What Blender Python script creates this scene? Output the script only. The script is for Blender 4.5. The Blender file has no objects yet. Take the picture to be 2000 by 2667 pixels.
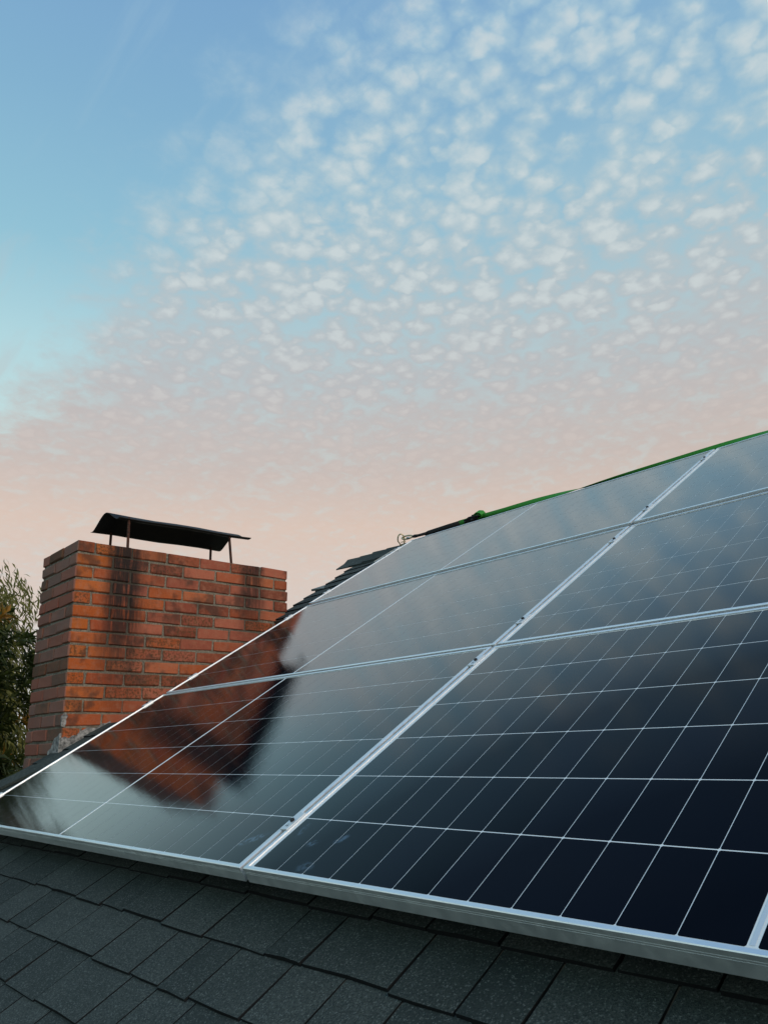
import bpy, math, random
from mathutils import Vector, Matrix
random.seed(11)
S = bpy.context.scene
COL = S.collection
T = math.radians(30.9)            # roof pitch
CT, ST = math.cos(T), math.sin(T)
Z0 = 3.4                          # height of the lower panel edge above the ground

def W(u, v, n=0.0):               # (along eave, up the slope, out of the slope) -> world
    return Vector((u, v*CT - n*ST, Z0 + v*ST + n*CT))

# ------------------------------------------------------------------ camera
right = (0.66462, 0.62619, -0.40764); down = (-0.23345, -0.34422, -0.90940); fwd = (-0.70978, 0.69957, -0.08259)
def rot(d): return Vector((d[0], d[1]*CT - d[2]*ST, d[1]*ST + d[2]*CT))
cam = bpy.data.cameras.new('camera'); cam_o = bpy.data.objects.new('camera', cam); COL.objects.link(cam_o)
r_, u_, b_ = rot(right), -rot(down), -rot(fwd)
m = Matrix((r_, u_, b_)).transposed().to_4x4(); m.translation = W(1.46136, -0.68885, 0.67418)
cam_o.matrix_world = m
cam.sensor_fit = 'HORIZONTAL'; cam.sensor_width = 36; cam.lens = 36*2030.7/2000
cam.clip_start = .02; cam.clip_end = 3000
S.camera = cam_o

# ------------------------------------------------------------------ world: dusk sky with an altocumulus sheet
SUN_EL, SUN_AZ = math.radians(24), math.radians(-4)     # azimuth measured from +X towards +Y
world = bpy.data.worlds.new('World'); S.world = world; world.use_nodes = True
wn, wl = world.node_tree.nodes, world.node_tree.links; wn.clear()
def N(nodes, typ, **k):
    n = nodes.new(typ)
    for a, b in k.items(): setattr(n, a, b)
    return n
def setin(links, sock, val):
    if hasattr(val, 'is_output'): links.new(val, sock)
    elif val is not None: sock.default_value = val
def math_(nodes, links, op, a, b=None, c=None, clamp=False):
    n = N(nodes, 'ShaderNodeMath', operation=op, use_clamp=clamp)
    for i, x in enumerate((a, b, c)): setin(links, n.inputs[i], x)
    return n.outputs[0]
def sstep(nodes, links, x, lo, hi, a=0.0, b=1.0):
    n = N(nodes, 'ShaderNodeMapRange', interpolation_type='SMOOTHSTEP')
    setin(links, n.inputs[0], x); n.inputs[1].default_value = lo; n.inputs[2].default_value = hi
    n.inputs[3].default_value = a; n.inputs[4].default_value = b
    return n.outputs[0]
def ramp(nodes, links, x, stops, interp='LINEAR'):
    n = N(nodes, 'ShaderNodeValToRGB'); cr = n.color_ramp; cr.interpolation = interp
    while len(cr.elements) > 1: cr.elements.remove(cr.elements[-1])
    for i, (p, c) in enumerate(stops):
        e = cr.elements[0] if i == 0 else cr.elements.new(p)
        e.position = p; e.color = (*c, 1) if len(c) == 3 else c
    setin(links, n.inputs[0], x)
    return n.outputs[0]
def mix(nodes, links, fac, a, b, mode='MIX'):
    n = N(nodes, 'ShaderNodeMix', data_type='RGBA', blend_type=mode)
    setin(links, n.inputs[0], fac)
    for i, x in ((6, a), (7, b)):
        if isinstance(x, tuple): x = (*x, 1) if len(x) == 3 else x
        setin(links, n.inputs[i], x)
    return n.outputs[2]
def lin(r, g, b):
    f = lambda c: c/255/12.92 if c/255 <= .04045 else ((c/255+.055)/1.055)**2.4
    return (f(r), f(g), f(b))
def noise(nodes, links, vec, scale, detail=4, rough=.5, dist=0.0, dim='3D'):
    n = N(nodes, 'ShaderNodeTexNoise', noise_dimensions=dim)
    n.inputs['Scale'].default_value = scale; n.inputs['Detail'].default_value = detail
    n.inputs['Roughness'].default_value = rough; n.inputs['Distortion'].default_value = dist
    if vec is not None: links.new(vec, n.inputs['Vector'])
    return n.outputs['Fac']

wm = lambda op, a, b=None, c=None: math_(wn, wl, op, a, b, c)
tc = N(wn, 'ShaderNodeTexCoord')
sep = N(wn, 'ShaderNodeSeparateXYZ'); wl.new(tc.outputs['Generated'], sep.inputs[0])
dx, dy, dz = sep.outputs
zc = wm('MAXIMUM', dz, .05)
qx, qy = wm('DIVIDE', dx, zc), wm('DIVIDE', dy, zc)
cmb = N(wn, 'ShaderNodeCombineXYZ'); wl.new(qx, cmb.inputs[0]); wl.new(qy, cmb.inputs[1])
q0 = cmb.outputs[0]
z2 = wm('ADD', zc, .16)
cm2 = N(wn, 'ShaderNodeCombineXYZ'); wl.new(wm('DIVIDE', dx, z2), cm2.inputs[0]); wl.new(wm('DIVIDE', dy, z2), cm2.inputs[1])
q = cm2.outputs[0]      # cloud sheet, bent down with the curve of the earth
clear = ramp(wn, wl, dz, [(0.0, lin(214, 222, 228)), (.12, lin(206, 226, 228)), (.36, lin(204, 235, 234)), (.46, lin(184, 223, 230)),
                          (.56, lin(152, 202, 221)), (.68, lin(136, 184, 215)), (.78, lin(126, 171, 212)), (1.0, lin(72, 116, 176))])
cloudc = ramp(wn, wl, dz, [(0.0, lin(226, 230, 236)), (.05, lin(226, 226, 228)), (.16, lin(224, 205, 192)), (.27, lin(226, 200, 182)), (.34, lin(208, 193, 184)),
                           (.44, lin(195, 193, 193)), (.54, lin(190, 201, 205)), (.63, lin(186, 209, 217)), (.75, lin(170, 204, 222)), (1.0, lin(150, 184, 212))])
nC = noise(wn, wl, q, 1.6, 2, .5, 0, '2D')
nP = noise(wn, wl, q, 15, 5, .6, .15, '2D')
nF = noise(wn, wl, q, 44, 3, .55, 0, '2D')
def warp(vec, scale, amt):
    nv = N(wn, 'ShaderNodeTexNoise', noise_dimensions='2D'); nv.inputs['Scale'].default_value = scale; nv.inputs['Detail'].default_value = 3; wl.new(vec, nv.inputs['Vector'])
    mp = N(wn, 'ShaderNodeVectorMath', operation='MULTIPLY_ADD'); wl.new(nv.outputs['Color'], mp.inputs[0]); mp.inputs[1].default_value = (amt, amt, 0); wl.new(vec, mp.inputs[2])
    return mp.outputs[0]
def puffs(scale, sm, warp_s, warp_a):        # rounded cloudlets: (height, random per cloudlet)
    vo = N(wn, 'ShaderNodeTexVoronoi', feature='SMOOTH_F1', voronoi_dimensions='2D'); vo.inputs['Scale'].default_value = scale; vo.inputs['Smoothness'].default_value = sm
    wl.new(warp(q, warp_s, warp_a), vo.inputs['Vector'])
    sc = N(wn, 'ShaderNodeSeparateColor'); wl.new(vo.outputs['Color'], sc.inputs[0])
    return wm('SUBTRACT', 1.0, wm('MULTIPLY', vo.outputs['Distance'], 1.5)), sc.outputs[0]
c1, r1 = puffs(23, .34, 28, .042)
c2, r2 = puffs(38, .3, 40, .02)
pf = wm('ADD', wm('ADD', wm('MULTIPLY', c1, .52), wm('MULTIPLY', c2, .16)), wm('ADD', wm('MULTIPLY', nP, .62), wm('MULTIPLY', wm('SUBTRACT', r1, .5), .34)))
pf = wm('ADD', pf, wm('ADD', wm('MULTIPLY', wm('SUBTRACT', nC, .5), .35), wm('MULTIPLY', wm('SUBTRACT', nF, .5), .16)))
puff = sstep(wn, wl, pf, .14, .74)
eqy = wm('ADD', qy, wm('ADD', wm('MULTIPLY', wm('SUBTRACT', nC, .5), .22), wm('MULTIPLY', wm('SUBTRACT', nP, .5), .30)))
edge = sstep(wn, wl, eqy, .42, .76)
veil = sstep(wn, wl, wm('ADD', dz, wm('MULTIPLY', wm('SUBTRACT', nC, .5), .16)), .33, .68, .94, .20)
vb = wm('MULTIPLY', veil, sstep(wn, wl, nP, .25, .7, .74, 1.06))
one = wm('SUBTRACT', 1.0, vb)
cov = wm('MULTIPLY', edge, wm('ADD', vb, wm('MULTIPLY', one, wm('MULTIPLY', puff, .90))))
# thin wisps just outside the sheet
mw = N(wn, 'ShaderNodeMapping'); mw.inputs['Scale'].default_value = (1.6, 9, 1); wl.new(q, mw.inputs[0])
nW = noise(wn, wl, warp(mw.outputs[0], 1.5, .5), 1.3, 4, .6, 0, '2D')
wisp = wm('MULTIPLY', sstep(wn, wl, nW, .50, .74), sstep(wn, wl, qy, .16, .46, 0, .34))
cov = math_(wn, wl, 'MINIMUM', wm('MAXIMUM', cov, wisp), 1.0)
# brighter crests of the cloudlets, softer low down where the sheet thickens
crest = wm('MULTIPLY', sstep(wn, wl, pf, .50, 1.02), edge)
cl2 = mix(wn, wl, wm('MULTIPLY', crest, sstep(wn, wl, dz, .30, .58, .18, .70)), cloudc, mix(wn, wl, sstep(wn, wl, dz, .34, .50), lin(228, 216, 206), lin(224, 231, 229)))
skyc = mix(wn, wl, cov, clear, cl2)
nish = N(wn, 'ShaderNodeTexSky', sky_type='NISHITA', sun_disc=False)
nish.sun_elevation = SUN_EL; nish.sun_rotation = math.radians(90) - SUN_AZ
nsc = N(wn, 'ShaderNodeVectorMath', operation='SCALE'); wl.new(nish.outputs[0], nsc.inputs[0]); nsc.inputs['Scale'].default_value = .09
skyc = mix(wn, wl, .12, skyc, nsc.outputs[0])
# below the horizon the ground hides everything
bg = N(wn, 'ShaderNodeBackground'); wl.new(skyc, bg.inputs[0]); bg.inputs[1].default_value = 1.0
world.cycles.sampling_method = 'MANUAL'; world.cycles.sample_map_resolution = 512
wo = N(wn, 'ShaderNodeOutputWorld'); wl.new(bg.outputs[0], wo.inputs[0])

sun = bpy.data.lights.new('sun', 'SUN'); sun.energy = 1.4; sun.angle = math.radians(30); sun.color = (1.0, .83, .68)
sun_o = bpy.data.objects.new('sun', sun); COL.objects.link(sun_o)
sd = Vector((math.cos(SUN_EL)*math.cos(SUN_AZ), math.cos(SUN_EL)*math.sin(SUN_AZ), math.sin(SUN_EL)))
sun_o.rotation_euler = sd.to_track_quat('Z', 'Y').to_euler(); sun_o.location = (6, -4, 12)

S.view_settings.view_transform = 'Standard'; S.view_settings.look = 'None'
S.view_settings.exposure = 0; S.view_settings.gamma = 1
S.cycles.use_denoising = True
S.cycles.max_bounces = 6; S.cycles.caustics_reflective = False; S.cycles.caustics_refractive = False

# ------------------------------------------------------------------ helpers
class MB:
    def __init__(s): s.v = []; s.f = []; s.sm = []
    def add(s, vs, fs, smooth=False):
        o = len(s.v); s.v += [tuple(x) for x in vs]; s.f += [tuple(i+o for i in f) for f in fs]; s.sm += [smooth]*len(fs)
    def box(s, a, b):
        x0, y0, z0 = a; x1, y1, z1 = b
        s.add([(x0,y0,z0),(x1,y0,z0),(x1,y1,z0),(x0,y1,z0),(x0,y0,z1),(x1,y0,z1),(x1,y1,z1),(x0,y1,z1)],
              [(0,3,2,1),(4,5,6,7),(0,1,5,4),(1,2,6,5),(2,3,7,6),(3,0,4,7)])
    def cbox(s, a, b, c):        # chamfered box, 44 triangles
        h = [(b[i]-a[i])/2 for i in range(3)]; m_ = [(b[i]+a[i])/2 for i in range(3)]
        vs = []; idx = {}
        for sx in (-1,1):
            for sy in (-1,1):
                for sz in (-1,1):
                    for ax in range(3):
                        p = [sx*(h[0]-c), sy*(h[1]-c), sz*(h[2]-c)]; p[ax] = (sx,sy,sz)[ax]*h[ax]
                        idx[(sx,sy,sz,ax)] = len(vs); vs.append(tuple(p[i]+m_[i] for i in range(3)))
        fs = []
        I = lambda sx,sy,sz,ax: idx[(sx,sy,sz,ax)]
        for sg in (-1,1):
            fs.append([I(sg,*t,0) for t in ((-1,-1),(1,-1),(1,1),(-1,1))][::sg])
            fs.append([I(t[1],sg,t[0],1) for t in ((-1,-1),(1,-1),(1,1),(-1,1))][::sg])
            fs.append([I(t[0],t[1],sg,2) for t in ((-1,-1),(1,-1),(1,1),(-1,1))][::sg])
        for s1 in (-1,1):
            for s2 in (-1,1):
                fs.append([I(s1,s2,-1,0),I(s1,s2,-1,1),I(s1,s2,1,1),I(s1,s2,1,0)][::s1*s2])
                fs.append([I(s1,-1,s2,2),I(s1,-1,s2,0),I(s1,1,s2,0),I(s1,1,s2,2)][::s1*s2])
                fs.append([I(-1,s1,s2,1),I(-1,s1,s2,2),I(1,s1,s2,2),I(1,s1,s2,1)][::s1*s2])
        for sx in (-1,1):
            for sy in (-1,1):
                for sz in (-1,1):
                    fs.append([I(sx,sy,sz,0),I(sx,sy,sz,1),I(sx,sy,sz,2)][::sx*sy*sz])
        s.add(vs, fs)
    def tube(s, pts, rad, seg=8, closed=False, caps=True):
        pts = [Vector(p) for p in pts]; n = len(pts)
        rad = rad if isinstance(rad, (list, tuple)) else [rad]*n
        rings = []; ref = None
        for i, p in enumerate(pts):
            if closed: t = pts[(i+1) % n] - pts[i-1]
            else: t = pts[min(i+1, n-1)] - pts[max(i-1, 0)]
            t.normalize()
            if ref is None: ref = Vector((0,0,1)) if abs(t.z) < .9 else Vector((1,0,0))
            a = t.cross(ref)
            if a.length < 1e-6: a = t.cross(Vector((0,1,0)))
            a.normalize(); b = t.cross(a); ref = -b if ref.dot(b) < 0 else b
            ref = (-b if False else ref)
            rings.append([p + (a*math.cos(k*2*math.pi/seg) + b*math.sin(k*2*math.pi/seg))*rad[i] for k in range(seg)])
        vs = [v for r in rings for v in r]; fs = []
        for i in range(n if closed else n-1):
            j = (i+1) % n
            for k in range(seg):
                k2 = (k+1) % seg
                fs.append((i*seg+k, i*seg+k2, j*seg+k2, j*seg+k))
        if caps and not closed: fs += [tuple(range(seg))[::-1], tuple((n-1)*seg+k for k in range(seg))]
        s.add(vs, fs, True)
    def xf(s, M):                # transform what is in the buffer
        s.v = [tuple(M @ Vector(p)) for p in s.v]; return s
    def mesh(s, name, mat):
        me = bpy.data.meshes.new(name); me.from_pydata(s.v, [], s.f)
        me.polygons.foreach_set('use_smooth', s.sm); me.update()
        if mat: me.materials.append(mat)
        return me
    def build(s, name, mat, parent=None): return link(name, s.mesh(name, mat), parent)
def link(name, me, parent=None, loc=None, rotx=None):
    o = bpy.data.objects.new(name, me); COL.objects.link(o)
    if parent: o.parent = parent
    if loc is not None: o.location = loc
    if rotx is not None: o.rotation_euler = (rotx, 0, 0)
    return o
def tag(o, label, cat, group=None, kind=None):
    if label: o['label'] = label
    if cat: o['category'] = cat
    if group: o['group'] = group
    if kind: o['kind'] = kind
    return o
def empty(name, loc, rotx=0):
    o = bpy.data.objects.new(name, None); COL.objects.link(o); o.location = loc; o.rotation_euler = (rotx, 0, 0); o.empty_display_size = .1
    return o

class Mat:
    def __init__(s, name, col=(.5,.5,.5), rough=.5, metal=0.0, ior=None, spec=None):
        s.m = bpy.data.materials.new(name); s.m.use_nodes = True
        s.n, s.l = s.m.node_tree.nodes, s.m.node_tree.links
        s.b = s.n['Principled BSDF']
        s.b.inputs['Base Color'].default_value = (*col, 1); s.b.inputs['Roughness'].default_value = rough
        s.b.inputs['Metallic'].default_value = metal
        if ior: s.b.inputs['IOR'].default_value = ior
        if spec is not None: s.b.inputs['Specular IOR Level'].default_value = spec
    def M(s, op, a, b=None, c=None): return math_(s.n, s.l, op, a, b, c)
    def ss(s, x, lo, hi, a=0., b=1.): return sstep(s.n, s.l, x, lo, hi, a, b)
    def coord(s, kind='Object', scale=None):
        if kind == 'Position': v = N(s.n, 'ShaderNodeNewGeometry').outputs['Position']
        else: v = N(s.n, 'ShaderNodeTexCoord').outputs[kind]
        if scale:
            k = N(s.n, 'ShaderNodeMapping'); k.inputs['Scale'].default_value = scale; s.l.new(v, k.inputs[0]); v = k.outputs[0]
        return v
    def xyz(s, v):
        k = N(s.n, 'ShaderNodeSeparateXYZ'); s.l.new(v, k.inputs[0]); return k.outputs
    def noise(s, v, scale, detail=4, rough=.5, dist=0.): return noise(s.n, s.l, v, scale, detail, rough, dist)
    def rand(s): return N(s.n, 'ShaderNodeObjectInfo').outputs['Random']
    def ramp(s, x, stops): return ramp(s.n, s.l, x, stops)
    def mix(s, f, a, b, mode='MIX'): return mix(s.n, s.l, f, a, b, mode)
    def col(s, x): s.l.new(x, s.b.inputs['Base Color'])
    def rough(s, x): s.l.new(x, s.b.inputs['Roughness'])
    def bump(s, h, strength, dist):
        k = N(s.n, 'ShaderNodeBump'); k.inputs['Strength'].default_value = strength; k.inputs['Distance'].default_value = dist
        s.l.new(h, k.inputs['Height']); s.l.new(k.outputs[0], s.b.inputs['Normal'])

def glass_face(a, rough_lo, rough_hi):
    # anti-reflective textured cover glass: dark when looked at squarely, mirror-like when glanced along
    a.b.inputs['Specular IOR Level'].default_value = 0.0; a.b.inputs['Roughness'].default_value = .6
    gl = N(a.n, 'ShaderNodeBsdfGlossy'); gl.distribution = 'GGX'
    c = a.coord('Position'); dirt = a.noise(c, 5, 4, .6)
    a.l.new(a.ss(dirt, .3, .75, rough_lo, rough_hi), gl.inputs['Roughness'])
    k = N(a.n, 'ShaderNodeMapping'); k.inputs['Scale'].default_value = (4, 1, 1); a.l.new(c, k.inputs[0])
    bp = N(a.n, 'ShaderNodeBump'); bp.inputs['Strength'].default_value = .028; bp.inputs['Distance'].default_value = .002
    a.l.new(a.noise(k.outputs[0], 130, 2), bp.inputs['Height']); a.l.new(bp.outputs[0], gl.inputs['Normal'])
    lw = N(a.n, 'ShaderNodeLayerWeight'); lw.inputs[0].default_value = .5
    v = lambda x: (x, x, x)
    f = a.ramp(lw.outputs['Facing'], [(0, v(.004)), (.40, v(.006)), (.50, v(.020)), (.60, v(.078)), (.68, v(.26)), (.75, v(.46)), (.82, v(.61)), (.90, v(.74)), (1, v(.97))])
    ms = N(a.n, 'ShaderNodeMixShader'); a.l.new(f, ms.inputs[0]); a.l.new(a.b.outputs[0], ms.inputs[1]); a.l.new(gl.outputs[0], ms.inputs[2])
    a.l.new(ms.outputs[0], a.n['Material Output'].inputs[0])
# ------------------------------------------------------------------ materials
def make_materials():
    D = {}
    # glass-faced silicon cell
    a = Mat('solar_cell', (.004,.006,.011), .09, ior=1.33); c = a.coord('Position')
    r = a.rand()
    a.col(a.mix(r, (.003,.0045,.008), (.006,.008,.015)))
    glass_face(a, .040, .060)
    D['cell'] = a.m; D['_cell'] = a
    a = Mat('backsheet', (.80,.84,.85), .10); glass_face(a, .040, .060); D['backsheet'] = a.m
    a = Mat('anodised_aluminium', (.97,.98,.97), .42, .90); c = a.coord('Position')
    n = a.noise(c, 40, 4, .6); a.rough(a.ss(n, .3, .7, .38, .52)); D['alu'] = a.m
    a = Mat('clamp_aluminium', (.80,.83,.84), .45, .5); D['clamp'] = a.m
    a = Mat('galvanised_steel', (.50,.53,.52), .45, .9); c = a.coord('Position')
    n = a.noise(c, 60, 3, .6); a.col(a.ramp(n, [(.3,(.36,.39,.38)),(.7,(.58,.61,.60))])); D['galv'] = a.m
    a = Mat('brass_plated', (.55,.47,.27), .3, 1.0); D['brass'] = a.m
    a = Mat('dark_bolt', (.03,.03,.032), .5, .6); D['bolt'] = a.m
    a = Mat('black_print', (.02,.02,.022), .6); D['print'] = a.m
    # shingles
    a = Mat('asphalt_shingle', (.05,.06,.065), .9, spec=.25); c = a.coord('Position'); r = a.rand()
    g1 = a.noise(c, 620, 2, .6); g2 = a.noise(c, 260, 2, .6); g3 = a.noise(c, 9, 4, .6)
    vor = N(a.n, 'ShaderNodeTexVoronoi'); vor.inputs['Scale'].default_value = 420; a.l.new(c, vor.inputs['Vector'])
    vc = a.xyz(vor.outputs['Color'])[0]
    base = a.mix(a.ss(g3, .3, .7), (.042,.056,.051), (.072,.088,.080))
    base = a.mix(r, a.mix(.55, base, (.021,.030,.028)), a.mix(.42, base, (.102,.116,.104)))
    base = a.mix(a.ss(vc, .80, .95, 0, .6), base, (.19,.215,.20))
    base = a.mix(a.ss(vc, .25, .05, 0, .6), base, (.018,.023,.026))
    base = a.mix(a.ss(g2, .40, .66, 0, .7), base, (.022,.032,.031))
    a.col(base); a.bump(a.M('ADD', a.M('MULTIPLY', vor.outputs['Distance'], .8), g1), .9, .0016); D['shingle'] = a.m
    a = Mat('asphalt_edge', (.010,.011,.012), .85, spec=.2); D['shingle_edge'] = a.m
    a = Mat('lifted_shingle_back', (.16,.18,.17), .8); D['shingle_pale'] = a.m
    # brick
    a = Mat('brick', rough=.88, spec=.25); p = a.coord('Position'); r = a.rand()
    X, Y, Z = a.xyz(p)
    r2 = a.M('FRACT', a.M('MULTIPLY', r, 17.31)); r3 = a.M('FRACT', a.M('MULTIPLY', r, 43.7))
    base = a.ramp(r, [(0, (.20,.052,.030)), (.12, (.43,.110,.050)), (.25, (.31,.082,.050)), (.38, (.48,.145,.085)), (.5, (.25,.060,.034)), (.62, (.46,.110,.034)), (.74, (.36,.105,.070)), (.86, (.52,.150,.060)), (1, (.17,.050,.034))])
    # the bricks by the near arris burnt more orange, those of the middle pinker
    near = a.ss(Y, .70, 1.10, 1, 0)
    onfront = a.ss(X, -2.96, -2.86)
    base = a.mix(a.M('MULTIPLY', a.M('MULTIPLY', near, onfront), .72), base, a.ramp(r2, [(0, (.40,.075,.016)), (.3, (.60,.155,.018)), (.65, (.42,.080,.022)), (1, (.56,.125,.018))]))
    mot = a.noise(p, 28, 5, .65); base = a.mix(a.ss(mot, .42, .75, 0, .55), base, (.44,.19,.115))
    pit = a.noise(p, 130, 3, .7); base = a.mix(a.ss(pit, .58, .74, 0, .7), base, (.10,.045,.022))
    # clinker speckle on a few bricks
    sp = a.noise(p, 75, 4, .7); base = a.mix(a.M('MULTIPLY', a.ss(r3, .80, .86), a.ss(sp, .45, .6, 0, .75)), base, (.09,.05,.02))
    # dark weathering in random patches over the bricks
    pw = a.noise(p, 5.5, 4, .6); base = a.mix(a.ss(pw, .50, .66, 0, .72), base, (.070,.040,.030))
    # soot and rust runs below the cap legs
    def run(yc, w, ztop, length, amt):
        wob = a.M('MULTIPLY', a.M('SUBTRACT', a.noise(a.coord('Position', (3, 3, 1.2)), 3.0, 3), .5), .10)
        d = a.M('ABSOLUTE', a.M('SUBTRACT', a.M('ADD', Y, wob), yc))
        fl = a.noise(a.coord('Position', (1, 26, 2.5)), 2.2, 4, .65)
        s1 = a.ss(d, w*.25, w, 1, 0)
        fall = a.ss(Z, ztop - length, ztop - length*.25)
        return a.M('MULTIPLY', a.M('MULTIPLY', a.M('MULTIPLY', s1, fall), a.ss(fl, .15, .55)), amt)
    zt = Z0 + 1.385
    soot = a.M('MAXIMUM', run(.905, .17, zt, 1.15, .96), a.M('MAXIMUM', run(1.765, .12, zt, .62, .8), run(1.12, .10, zt, .30, .6)))
    soot = a.M('MULTIPLY', soot, onfront)
    base = a.mix(soot, base, (.020,.017,.016))
    # shade of the side away from the evening light, painted into its brick colour
    shade_mottle = a.noise(p, 11, 4, .6)
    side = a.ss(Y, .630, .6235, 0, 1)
    base = a.mix(a.M('MULTIPLY', side, a.ss(shade_mottle, .2, .7, .70, .97)), base, a.ramp(r2, [(0, (.14,.075,.052)), (.25, (.27,.150,.120)), (.5, (.32,.110,.075)), (.75, (.21,.130,.105)), (1, (.11,.064,.038))]))
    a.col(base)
    a.bump(a.M('ADD', a.noise(p, 110, 5, .65), a.M('MULTIPLY', a.noise(p, 420, 3, .6), .5)), .75, .004); D['brick'] = a.m
    a = Mat('mortar', rough=.95, spec=.2); p = a.coord('Position')
    n = a.noise(p, 90, 5, .7); n2 = a.noise(p, 7, 3, .6)
    cc = a.ramp(n, [(.3, (.12,.105,.085)), (.52, (.27,.24,.19)), (.72, (.44,.40,.33))])
    X, Y, Z = a.xyz(p)
    dk = a.M('MULTIPLY', a.M('MAXIMUM', a.ss(a.M('ABSOLUTE', a.M('SUBTRACT', Y, .905)), .06, .17, 1, 0), a.M('MULTIPLY', a.ss(a.M('ABSOLUTE', a.M('SUBTRACT', Y, 1.765)), .04, .12, 1, 0), .7)), a.ss(Z, Z0+.3, Z0+1.1, 0, .85))
    cc = a.mix(dk, cc, (.035,.030,.025))
    a.col(a.mix(a.ss(n2, .4, .7, 0, .6), cc, (.08,.065,.05))); a.bump(a.noise(p, 160, 5, .7), 1.0, .006); D['mortar'] = a.m
    a = Mat('sealant', rough=.8); p = a.coord('Position'); n = a.noise(p, 45, 5, .7)
    a.col(a.ramp(n, [(.35, (.06,.06,.058)), (.5, (.26,.25,.24)), (.7, (.52,.50,.48))])); a.bump(n, .8, .008); D['sealant'] = a.m
    a = Mat('black_painted_steel', (.012,.011,.011), .62, .2); p = a.coord('Position'); n = a.noise(p, 30, 4, .6)
    a.col(a.ramp(n, [(.4, (.005,.005,.005)), (.8, (.016,.011,.009))])); D['capmat'] = a.m
    a = Mat('rusty_steel', (.06,.02,.012), .8, .3); p = a.coord('Position'); n = a.noise(p, 60, 4, .6)
    a.col(a.ramp(n, [(.35, (.03,.012,.009)), (.7, (.13,.045,.022))])); D['rust'] = a.m
    a = Mat('green_webbing', (.05,.36,.03), .75); p = a.coord('Position'); n = a.noise(p, 300, 2, .6)
    a.col(a.ramp(n, [(.3, (.02,.19,.015)), (.7, (.045,.33,.03))])); D['green'] = a.m
    a = Mat('black_webbing', (.012,.011,.012), .8); D['blackweb'] = a.m
    a = Mat('white_stucco', (.62,.62,.56), .9); p = a.coord('Position'); n = a.noise(p, 30, 5, .6); a.bump(n, .4, .01)
    a.col(a.ramp(a.noise(p, 1.2, 4), [(.3, (.52,.53,.47)), (.7, (.66,.66,.61))])); D['stucco'] = a.m
    a = Mat('painted_timber', (.42,.42,.40), .7); D['timber'] = a.m
    a = Mat('plywood', (.10,.08,.06), .9); D['deck'] = a.m
    a = Mat('clay_tile_roof', (.22,.10,.06), .85); D['tile'] = a.m
    a = Mat('window_glass', (.02,.025,.03), .08, ior=1.5); D['glass'] = a.m
    a = Mat('ground', (.08,.09,.05), .95); p = a.coord('Position')
    a.col(a.ramp(a.noise(p, .6, 6, .6), [(.3, (.06,.075,.03)), (.55, (.09,.10,.045)), (.75, (.16,.13,.09))])); D['ground'] = a.m
    def leaf(name, c0, c1, tr):
        a = Mat(name, c0, .55, spec=.3); p = a.coord('Position')
        cc = a.ramp(a.noise(p, 2.6, 3, .6), [(.32, c0), (.68, c1)])
        cc = a.mix(a.ss(a.noise(p, 14, 2), .4, .7, 0, .6), cc, tuple(x*1.5 for x in c1))
        a.col(cc)
        t = N(a.n, 'ShaderNodeBsdfTranslucent'); a.l.new(cc, t.inputs[0])
        ms = N(a.n, 'ShaderNodeMixShader'); ms.inputs[0].default_value = tr
        a.l.new(a.b.outputs[0], ms.inputs[1]); a.l.new(t.outputs[0], ms.inputs[2])
        a.l.new(ms.outputs[0], a.n['Material Output'].inputs[0]); return a.m
    D['leaf_dark'] = leaf('broad_leaf', (.022,.036,.009), (.062,.080,.018), .2)
    D['leaf_wispy'] = leaf('willowy_leaf', (.075,.090,.020), (.19,.18,.05), .42)
    D['leaf_gold'] = leaf('young_leaf', (.22,.10,.015), (.38,.20,.03), .3)
    a = Mat('bark', (.10,.075,.055), .95); p = a.coord('Position'); n = a.noise(p, 14, 5, .65)
    a.col(a.ramp(n, [(.3, (.05,.038,.028)), (.7, (.17,.135,.10))])); a.bump(n, .8, .02); D['bark'] = a.m
    return D
D = make_materials()

# smudged finger marks on the lowest panels, in the cell glass
def smudges():
    a = D['_cell']; p = a.coord('Position')
    tot = None
    for (u, v, su, sv, ang, amt) in ((.105, .085, .022, .012, .4, .9), (.175, .105, .020, .013, 1.0, 1.0), (.155, .02, .03, .02, .2, .5), (-.105, .075, .055, .016, .75, .9), (.03, .12, .012, .03, .2, .5)):
        mpn = N(a.n, 'ShaderNodeMapping', vector_type='TEXTURE'); mpn.inputs['Location'].default_value = W(u, v, 0)
        mpn.inputs['Rotation'].default_value = (T, 0, ang); mpn.inputs['Scale'].default_value = (su, sv, .05)
        a.l.new(p, mpn.inputs[0])
        ln = N(a.n, 'ShaderNodeVectorMath', operation='LENGTH'); a.l.new(mpn.outputs[0], ln.inputs[0])
        f = a.M('MULTIPLY', a.ss(ln.outputs['Value'], .35, 1.0, 1, 0), a.M('MULTIPLY', a.ss(a.noise(p, 85, 3, .6), .35, .65), amt))
        tot = f if tot is None else a.M('MAXIMUM', tot, f)
    old = a.b.inputs['Base Color'].links[0].from_socket
    a.col(a.mix(a.M('MULTIPLY', tot, .8), old, (.10,.16,.23)))
smudges()

# ------------------------------------------------------------------ ground
g = MB(); R = 1500; k = 24
vs = [(0, 0, 0)] + [(R*math.cos(i*2*math.pi/k), R*math.sin(i*2*math.pi/k), 0) for i in range(k)]
g.add(vs, [(0, 1+i, 1+(i+1) % k) for i in range(k)])
tag(g.build('ground', D['ground']), None, None, kind='structure')

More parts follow.
